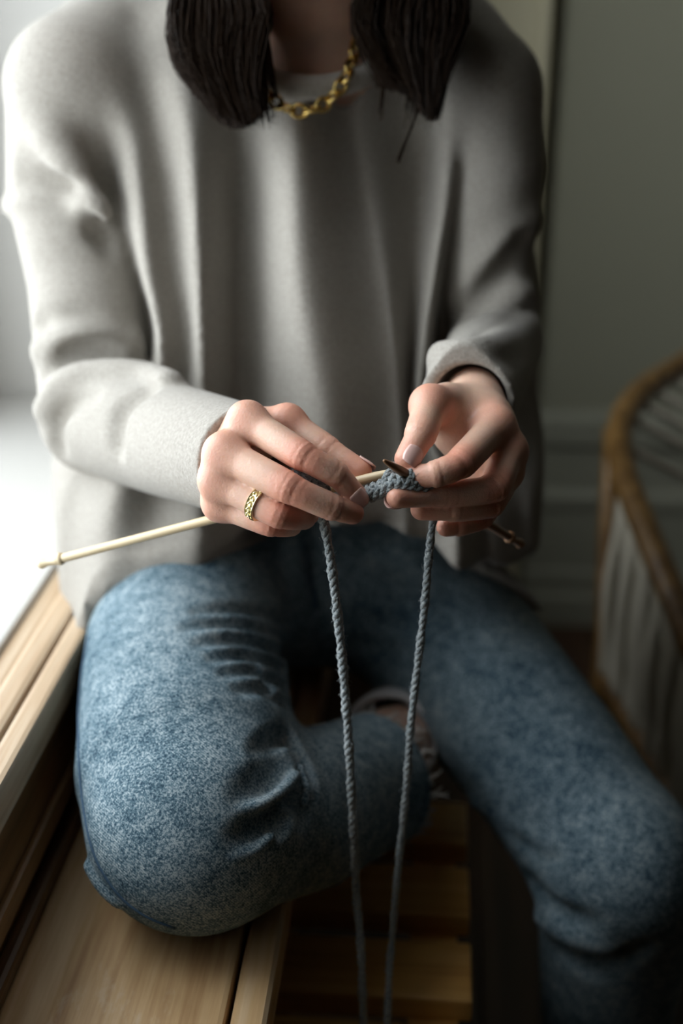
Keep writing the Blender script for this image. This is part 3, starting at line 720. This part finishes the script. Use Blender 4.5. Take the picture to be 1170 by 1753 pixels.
# ---- hair: dark bob falling forward past the cheeks
hair = Acc()
def strand(pts, r0, r1, n=10):
    q = smooth_path(pts, n); hair.add(*tube_data(q, np.linspace(r0, r1, n), 3, False))
def lock(top, tips, d_top, d_tip, count, side, belly):
    for i in range(count):
        u = random.random(); t = random.random()
        x0 = top[0] + (top[1] - top[0]) * u
        k = u * (len(tips) - 1); a_ = int(min(k, len(tips) - 2)); w_ = k - a_
        tx = tips[a_][0] * (1 - w_) + tips[a_ + 1][0] * w_; ty = tips[a_][1] * (1 - w_) + tips[a_ + 1][1] * w_
        ty -= abs(random.gauss(0, 30)) * (1 if random.random() < .8 else 2.2); tx += random.gauss(0, 5)
        dt = d_top[0] + (d_top[1] - d_top[0]) * t; de = d_tip[0] + (d_tip[1] - d_tip[0]) * t
        P0 = W(x0, 0, dt); P1 = W(tx, ty, de)
        root = hd(side * random.uniform(.002, .012), random.uniform(-.04, .045), .090 - random.uniform(0, .006))
        s1 = hd(side * (.084 + .012 * t), random.uniform(-.02, .06) + .03 * (u - .5) * side * -1, .03)
        if side < 0: mx_ = (belly[0] + (442 - belly[0]) * u) ; my_ = belly[1]
        else: mx_ = belly[0] + (belly[1] - belly[0]) * u; my_ = 85
        my_ = min(my_, ty * .6); mid = W(mx_, my_, dt * .5 + de * .5) + np.random.normal(0, .002, 3)
        s05 = hd(side * .055, random.uniform(-.02, .055), .082)
        strand([root, s05, s1, P0, mid, P1], .0008, .0003, 14)
lock((288, 462), [(372, 203), (386, 214), (402, 222), (416, 221), (430, 214), (452, 196)], (.885, .985), (.90, .945), 3200, -1, (300, 105))
lock((604, 806), [(652, 152), (700, 165), (726, 196), (738, 210), (745, 205)], (.90, .99), (.915, .955), 2800, 1, (620, 782))
for (x0, x1, y1, x, y) in ((716, 722, 150, 681, 280), (640, 655, 120, 652, 198)):
    for j in range(9): strand([W(x0 + j, 0, .93), W(x1 + j * .6, y1, .925), W(x + random.gauss(0, 2), y + random.gauss(0, 6), .915)], .0007, .0003)
for j in range(60):
    x = random.uniform(430, 470); strand([W(x - 20, 0, .92), W(x, 120, .925), W(x + random.uniform(0, 26), random.uniform(185, 215), .925)], .0006, .0002)
for j in range(170):
    u = random.random(); x = 330 + 125 * u; y = 165 + 60 * u - 40 * max(0, u - .6)
    strand([W(x - 45 + 40 * u, 20, .925), W(x - 22 + 20 * u, y * .62, .925), W(x + random.gauss(4, 8), y + random.uniform(-8, 20), .92)], .0005, .00015)
for j in range(90):
    x = random.uniform(690, 752); strand([W(x + 25, 20, .935), W(x + 14, 110, .935), W(x + random.gauss(0, 6), random.uniform(165, 222), .93)], .0005, .00015)
# back and crown of the head
for i in range(1500):
    a_ = random.uniform(-1.0, 1.0) * math.pi * .5; s_ = math.copysign(1, a_)
    root = hd(0.004 * s_, random.uniform(-.07, .06), .091); rr = random.uniform(0, .006)
    m1 = hd((.084 + rr) * math.sin(a_), -(.100 + rr) * math.cos(a_), .03); m2 = hd((.083 + rr) * math.sin(a_), -(.100 + rr) * math.cos(a_), -.05)
    e = m2 + np.array([0, 0.0, -.07]) + np.random.normal(0, .006, 3)
    strand([root, (root + m1) / 2 + ud * .022 + (m1 - HC) * .22, m1, m2, e], .0016, .0006, 12)
hm = hair.mesh('hair'); child(link('hair', hm, M['hair']), person)['label'] = 'straight dark brown hair'

# ------------------------------------------------------------------ necklace (rests on the sweater collar)
sme = swo.data; sbv = BVHTree.FromPolygons([v.co for v in sme.vertices], [p.vertices for p in sme.polygons])
npx = [(436, 128, .945), (452, 158, .940), (484, 182, .937), (520, 192, .936), (552, 181, .938), (578, 157, .943), (597, 124, .950), (608, 85, .960), (620, 25, .975)]
front = []
for (x, y, d) in smooth_path(np.array(npx) * np.array([1, 1, 1000]), 40):
    h = sbv.ray_cast(Vector(CAM), Vector(ray(x, y))); d /= 1000
    if h[0]: d = min(d, float((np.array(h[0]) - CAM) @ FWD) - .004)
    front.append(W(x, y, d))
front = np.array(front)
for _ in range(4): front[1:-1] = (front[:-2] + 2 * front[1:-1] + front[2:]) / 4
back = smooth_path([front[-1], NB + np.array([.062, .03, .045]), NB + np.array([0, .075, .06]), NB + np.array([-.066, .03, .035]), front[0]], 40)
loop = np.vstack([front, back[1:-1]]); nlk = 54; loop = smooth_path(np.vstack([loop, loop[:1]]), nlk + 1)[:-1]
neck = empty('chain_necklace', tuple(front[20])); tag(neck, 'chunky gold chain necklace over the sweater collar', 'necklace')
a = np.linspace(0, 2 * math.pi, 21)[:-1]
seglen = np.linalg.norm(loop[1] - loop[0])
lk = tube('chain_link', np.stack([np.cos(a) * seglen * .66, np.sin(a) * .0046, 0 * a], 1), .0016, 7, closed=True)
lk.materials.append(M['gold'])
for i in range(nlk):
    p = loop[i]; t = loop[(i + 1) % nlk] - loop[i - 1]; t /= np.linalg.norm(t); n = p - (NB - np.array([0, 0, .1])); n -= t * (n @ t); n /= np.linalg.norm(n)
    b = np.cross(t, n); w_ = math.radians(40 if i % 2 else -40); n2 = n * math.cos(w_) + b * math.sin(w_); b2 = np.cross(n2, t)
    o = bpy.data.objects.new('chain_link', lk); COL.objects.link(o); o.parent = neck
    o.matrix_parent_inverse = Matrix.Translation(neck.location).inverted()
    o.matrix_basis = Matrix([(t[0], b2[0], n2[0], p[0]), (t[1], b2[1], n2[1], p[1]), (t[2], b2[2], n2[2], p[2]), (0, 0, 0, 1)])
lk.polygons.foreach_set('use_smooth', [True] * len(lk.polygons))

# ------------------------------------------------------------------ ring on the ring finger
p0, r0 = rj['ring'][0]; p1, r1 = rj['ring'][1]; tt = .64
rcn = p0 * (1 - tt) + p1 * tt; rax = (p1 - p0) / np.linalg.norm(p1 - p0); rr = (r0 * (1 - tt) + r1 * tt) * 0.99
ring = empty('gold_ring', tuple(rcn)); tag(ring, 'wide engraved pale gold ring on the ring finger', 'ring')
u = np.cross(rax, [0, 0, 1.0]); u /= np.linalg.norm(u); v_ = np.cross(rax, u)
V, F = [], []; prof_r = [(-.0030, -.0006), (-.0030, .0010), (-.0026, .0014), (-.0021, .0012), (-.0019, .0004), (.0019, .0004), (.0021, .0012), (.0026, .0014), (.0030, .0010), (.0030, -.0006)]; ns = 48
for i in range(ns):
    t = 2 * math.pi * i / ns
    for (x, h) in prof_r: V.append(rcn + rax * x + (u * math.cos(t) + v_ * math.sin(t)) * (rr + h))
np_ = len(prof_r)
for i in range(ns):
    for j in range(np_): F.append((i * np_ + j, i * np_ + (j + 1) % np_, ((i + 1) % ns) * np_ + (j + 1) % np_, ((i + 1) % ns) * np_ + j))
child(link('band', pydata('band', V, F), M['pale_gold'], smooth=False), ring)
bmq = bmesh.new(); bmesh.ops.create_icosphere(bmq, subdivisions=2, radius=1); leaf = bpy.data.meshes.new('leaf_bead'); bmq.to_mesh(leaf); bmq.free(); leaf.materials.append(M['pale_gold'])
leaf.polygons.foreach_set('use_smooth', [True] * len(leaf.polygons))
for i in range(18):
    for s_ in (-1, 1):
        t = 2 * math.pi * (i + (.25 if s_ > 0 else 0)) / 18; rad = u * math.cos(t) + v_ * math.sin(t); tan = np.cross(rax, rad)
        d1 = tan * math.cos(.6 * s_) + rax * math.sin(.6 * s_); d2 = np.cross(rad, d1); c = rcn + rax * s_ * .0009 + rad * (rr + .0008)
        o = bpy.data.objects.new('leaf_bead', leaf); COL.objects.link(o); o.parent = ring; o.matrix_parent_inverse = Matrix.Translation(ring.location).inverted()
        A_ = [d1 * .0016, d2 * .00075, rad * .0011]
        o.matrix_basis = Matrix([[A_[0][k], A_[1][k], A_[2][k], c[k]] for k in range(3)] + [[0, 0, 0, 1]])

# ------------------------------------------------------------------ knitting needles
def lathe(name, p0, dirv, prof, m, ns=16):
    """prof: (distance along, radius); local x runs along the needle"""
    V, F = [], []
    for (x, r) in prof:
        for k in range(ns): V.append((x, r * math.cos(2 * math.pi * k / ns), r * math.sin(2 * math.pi * k / ns)))
    for i in range(len(prof) - 1):
        for k in range(ns): F.append((i * ns + k, i * ns + (k + 1) % ns, (i + 1) * ns + (k + 1) % ns, (i + 1) * ns + k))
    F.append(tuple(range(ns - 1, -1, -1))); F.append(tuple((len(prof) - 1) * ns + k for k in range(ns)))
    o = link(name, pydata(name, V, F), m)
    return o
def needle(name, tip, end, mshaft, mknob, label):
    tip, end = W(*tip), W(*end); L_ = np.linalg.norm(end - tip); d = (tip - end) / L_
    e = empty(name, tuple(end)); e.rotation_mode = 'QUATERNION'; e.rotation_quaternion = Vector((1, 0, 0)).rotation_difference(Vector(d))
    r = .0031
    parts = [lathe('shaft', end, d, [(.014, r * .95), (.02, r), (L_ - .026, r), (L_ - .018, r * .94), (L_ - .010, r * .74), (L_ - .003, r * .46), (L_ - .0005, r * .30), (L_, r * .12)], mshaft),
             lathe('end_knob', end, d, [(-.0014, .0014), (-.0004, .0030), (.0010, .0036), (.0026, .0036), (.006, .0028), (.010, .0028), (.0145, .0036), (.0155, .0039)], mknob),
             lathe('collar_bead', end, d, [(.0153, .0034), (.0160, .0044), (.0176, .0045), (.0190, .0040), (.0196, .0031)], mknob)]
    for o in parts: o.parent = e
    tag(e, label, 'needle'); return e
NA = ((692, 803, .760), (68, 966, .852)); NBd = ((657, 788, .733), (893, 932, .865))
needle('knitting_needle', NA[0], NA[1], M['needle'], M['needle'], 'pale bamboo knitting needle, its knobbed end out past the beige sleeve')
needle('knitting_needle', NBd[0], NBd[1], M['needle_dark'], M['needle_dark'], 'dark wooden knitting needle, its bare tip crossing the pale one')

# ------------------------------------------------------------------ knitting: lumpy first rows with two trailing yarn ends
knit = empty('knitting', tuple(W(680, 830, .757))); tag(knit, 'small start of blue grey wool knitting with two hanging yarn ends', 'knitting')
def plied(name, path, r, turns_per_m=115, fuzz=60, n=None, taper=False):
    """two-ply twisted wool with stray fibres"""
    L_ = np.linalg.norm(np.diff(np.array(path), axis=0), axis=1).sum(); n = n or max(24, int(L_ / .0012)); P, T, N_, B_ = frames(smooth_path(path, n))
    s_ = np.linspace(0, L_, n); acc = Acc()
    wob = 1 + .10 * np.sin(s_ * 190) + .07 * np.sin(s_ * 431 + 1)
    for k in range(3):
        ph = s_ * turns_per_m * 2 * math.pi * .55 + k * 2 * math.pi / 3
        c = P + (N_ * np.cos(ph)[:, None] + B_ * np.sin(ph)[:, None]) * (r * .38 * wob)[:, None]
        acc.add(*tube_data(c, r * .66 * wob, 7))
    for i in range(int(L_ * 1000 * fuzz / 60)):
        j = random.randrange(n); dr = N_[j] * random.gauss(0, 1) + B_[j] * random.gauss(0, 1); dr /= np.linalg.norm(dr)
        p = P[j] + dr * r * .9; q = p + dr * random.uniform(.0008, .0026) + T[j] * random.gauss(0, .003)
        acc.add(*tube_data([p - dr * r * .3, (p + q) / 2 + np.random.normal(0, .0004, 3), q], .00011, 3, False))
    return child(link(name, acc.mesh(name), M['yarn']), knit)
# cast-on edge: braid of short stitches from the right fingertips to the left hand
edge = smooth_path(WL([(622, 848, .760), (645, 840, .757), (672, 828, .752), (700, 826, .751), (728, 834, .757), (752, 841, .765), (775, 845, .776)]), 15)
for i in range(14):
    a_, b_ = edge[i], edge[i + 1]; m_ = (a_ + b_) / 2; t = (b_ - a_) / np.linalg.norm(b_ - a_); up = UP - t * (UP @ t); up /= np.linalg.norm(up); out_ = -FWD
    plied('stitch', [m_ - up * .0048 - t * .003 - out_ * .002, m_ - up * .0018 + t * .001 + out_ * .0022, m_ + up * .0022 + t * .004 + out_ * .0018, m_ + up * .0046 + t * .006 - out_ * .002], .0019, 150, 20, 26)
    plied('stitch', [m_ + up * .0040 - t * .004 - out_ * .002, m_ + up * .0012 - t * .0005 + out_ * .0026, m_ - up * .002 + t * .0035 + out_ * .001, m_ - up * .0040 + t * .005 - out_ * .003], .0017, 150, 20, 26)
# loops on the needles
def needle_loop(name, tip, end, px, tilt=.35, r=.0019):
    a_, b_ = W(*tip), W(*end); d = (b_ - a_) / np.linalg.norm(b_ - a_)
    ts = np.linspace(0, 1, 2001); pr = a_ + (b_ - a_) * ts[:, None]
    rel = pr - CAM; xs = 585 + FPX * (rel @ RIGHT) / (rel @ FWD); c = pr[np.argmin(abs(xs - px))]
    n1 = np.cross(d, FWD); n1 /= np.linalg.norm(n1); n2 = np.cross(d, n1)
    pts = [c + (n1 * math.cos(t) + n2 * math.sin(t)) * .0041 + d * tilt * .0041 * math.cos(t + .6) for t in np.linspace(0, 2 * math.pi * .98, 12)]
    plied(name, pts, r, 150, 20, 40)
for x in (672, 681): needle_loop('needle_loop', *NA, x, .6)
needle_loop('needle_loop', *NBd, 699, .3); needle_loop('needle_loop', *NBd, 707, .3)
plied('working_loop', WL([(668, 806, .756), (660, 820, .754), (664, 832, .752), (680, 836, .752)]), .0022, 150, 20, 30)
plied('working_loop', WL([(702, 806, .752), (706, 816, .750), (704, 828, .751), (692, 835, .752)]), .0021, 150, 20, 30)
plied('working_loop', WL([(690, 815, .760), (680, 822, .754), (668, 829, .752), (650, 838, .756)]), .0023, 150, 20, 30)
# the two yarn ends hanging down to the stool
ST = 0.36                                        # top of the stool
def hang(px, py, Y):                             # point on the pixel ray in the vertical plane y = Y
    d = ray(px, py); return CAM + d * (Y / d[1])
y1 = [W(497, 812, .768), W(530, 838, .765), W(548, 868, .764)] + [hang(x, y, .700) for (x, y) in ((556, 900), (568, 970), (579, 1060), (588, 1150), (596, 1250), (602, 1350), (607, 1450), (611, 1540))]
y1 += [hang(618, 1620, .690), np.array([hang(628, 1690, .67)[0], .668, ST + .006]), np.array([hang(660, 1740, .63)[0], .62, ST + .006])]
plied('yarn_end', y1, .0031, 105, 60)
y2 = [W(760, 850, .785), W(745, 880, .782)] + [hang(x, y, .715) for (x, y) in ((740, 905), (734, 960), (726, 1050), (714, 1150), (703, 1250), (697, 1340), (688, 1430), (679, 1520), (672, 1600))]
y2 += [hang(667, 1660, .700), np.array([hang(662, 1720, .665)[0], .665, ST + .006]), np.array([hang(650, 1760, .63)[0], .60, ST + .006])]
plied('yarn_end', y2, .0027, 105, 60)
plied('yarn_end', WL([(500, 805, .758), (525, 818, .757), (548, 826, .757), (562, 838, .758), (556, 862, .762)]), .0024, 105, 40)

# ------------------------------------------------------------------ slatted stool beside the sill
st = empty('slatted_stool', (-.05, .85, 0)); tag(st, 'slatted wooden stool pushed against the window sill', 'stool')
def spart(name, lo, hi, bevel=.003):
    return child(link(name, box_mesh(name, lo, hi, bevel), M['stool'], smooth=False), st)
SX0, SX1 = -.245, .047
for k in range(6):
    y1_ = .975 - k * .0935
    spart('slat', (SX0, y1_ - .064, ST - .022), (SX1, y1_, ST))
for x in (SX0 + .006, SX1 - .050):
    spart('end_rail', (x, .43, ST - .070), (x + .040, .965, ST - .0215))
    for y in (.43, .925): spart('leg', (x, y, 0), (x + .040, y + .040, ST - .068))
spart('side_rail', (SX0 + .046, .44, ST - .30), (SX1 - .05, .46, ST - .26)); spart('side_rail', (SX0 + .046, .935, ST - .30), (SX1 - .05, .955, ST - .26))
st.rotation_euler = (0, 0, 0)

# ------------------------------------------------------------------ rattan chair with rope sides
ch = empty('rattan_chair', tuple(W(1150, 1300, 1.4)[:2]) + (0,)); tag(ch, 'bent rattan armchair with pale rope sides beside the wall', 'chair')
def cpart(name, pts, r, n=40, ns=10, m=None):
    return child(link(name, tube(name, smooth_path(pts, n), r, ns), m or M['rattan']), ch)
arm = WL([(1420, 520, 1.86), (1290, 555, 1.76), (1170, 625, 1.66), (1097, 672, 1.58), (1062, 730, 1.52), (1066, 800, 1.47), (1092, 872, 1.42), (1132, 970, 1.36), (1178, 1080, 1.30), (1240, 1240, 1.23), (1290, 1420, 1.20)])
seat = WL([(1036, 1162, 1.52), (1068, 1215, 1.47), (1110, 1285, 1.41), (1170, 1390, 1.33), (1250, 1530, 1.25), (1330, 1640, 1.22)])
cpart('arm_rail', arm, .0165, 60, 12); cpart('seat_rail', seat, .015)
b0 = W(1052, 735, 1.545); b1 = W(1032, 1175, 1.53); foot = b1 + (b1 - b0) * .0; foot = np.array([b1[0] - .01, b1[1] + .02, 0.0])
cpart('post', [b0, (b0 + b1) / 2, b1, foot], .014, 30)
f0 = seat[-1]; cpart('post', [f0, np.array([f0[0] + .01, f0[1] - .01, 0.0])], .014, 12)
wv_ = np.array([.56, .10, 0.0])                      # the far side of the chair
cpart('arm_rail', [p + wv_ for p in arm[1:]], .0165, 60, 12); cpart('seat_rail', [p + wv_ for p in seat], .015)
cpart('post', [b0 + wv_, b1 + wv_, foot + wv_], .014, 20); cpart('post', [f0 + wv_, np.array([f0[0], f0[1], 0]) + wv_], .014, 12)
cpart('seat_rail', [seat[0], seat[0] + wv_], .015, 12); cpart('seat_rail', [seat[-1], seat[-1] + wv_], .015, 12)
cpart('back_rail', [arm[1], arm[0], arm[0] * .5 + (arm[1] + wv_) * .5 + np.array([0, .16, .05]), arm[1] + wv_ + np.array([0, .05, 0]), arm[1] + wv_], .0165, 40)
A_ = smooth_path(arm[5:], 40); S_ = smooth_path(seat, 40)
for k in range(34):
    t = k / 33; a_ = A_[int(2 + t * 36)]; b_ = S_[int(t * 39)]
    m_ = (a_ + b_) / 2 + np.array([-.012, -.006, 0]) * math.sin(k * 1.7)
    cpart('side_cord', [a_, m_, b_], .0085 if k % 3 else .0105, 10, 6, M['rope'])
# slack loops of rope inside the back
Bk = smooth_path([arm[1], arm[2], arm[3], arm[4], arm[5]], 24)
for k in range(9):
    a_ = Bk[2 + int(k * 2.4)]; e_ = seat[0] + wv_ * (.55 + .05 * k) + np.array([0, .04, .42 - .045 * k])
    m_ = (a_ + e_) / 2 + np.array([0, .03, -.03])
    cpart('back_cord', [a_, m_, e_], .0062, 12, 6, M['rope'])
# seat of woven cane
V = []; F = []; n1_, n2_ = 8, 8
for i in range(n1_):
    for j in range(n2_):
        p = S_[int(i / (n1_ - 1) * 39)] + wv_ * (j / (n2_ - 1)); V.append(p - np.array([0, 0, .02 * math.sin(math.pi * j / (n2_ - 1))]))
for i in range(n1_ - 1):
    for j in range(n2_ - 1): F.append((i * n2_ + j, i * n2_ + j + 1, (i + 1) * n2_ + j + 1, (i + 1) * n2_ + j))
so_ = child(link('seat', pydata('seat', V, F), M['rattan']), ch); md = so_.modifiers.new('t', 'SOLIDIFY'); md.thickness = .012
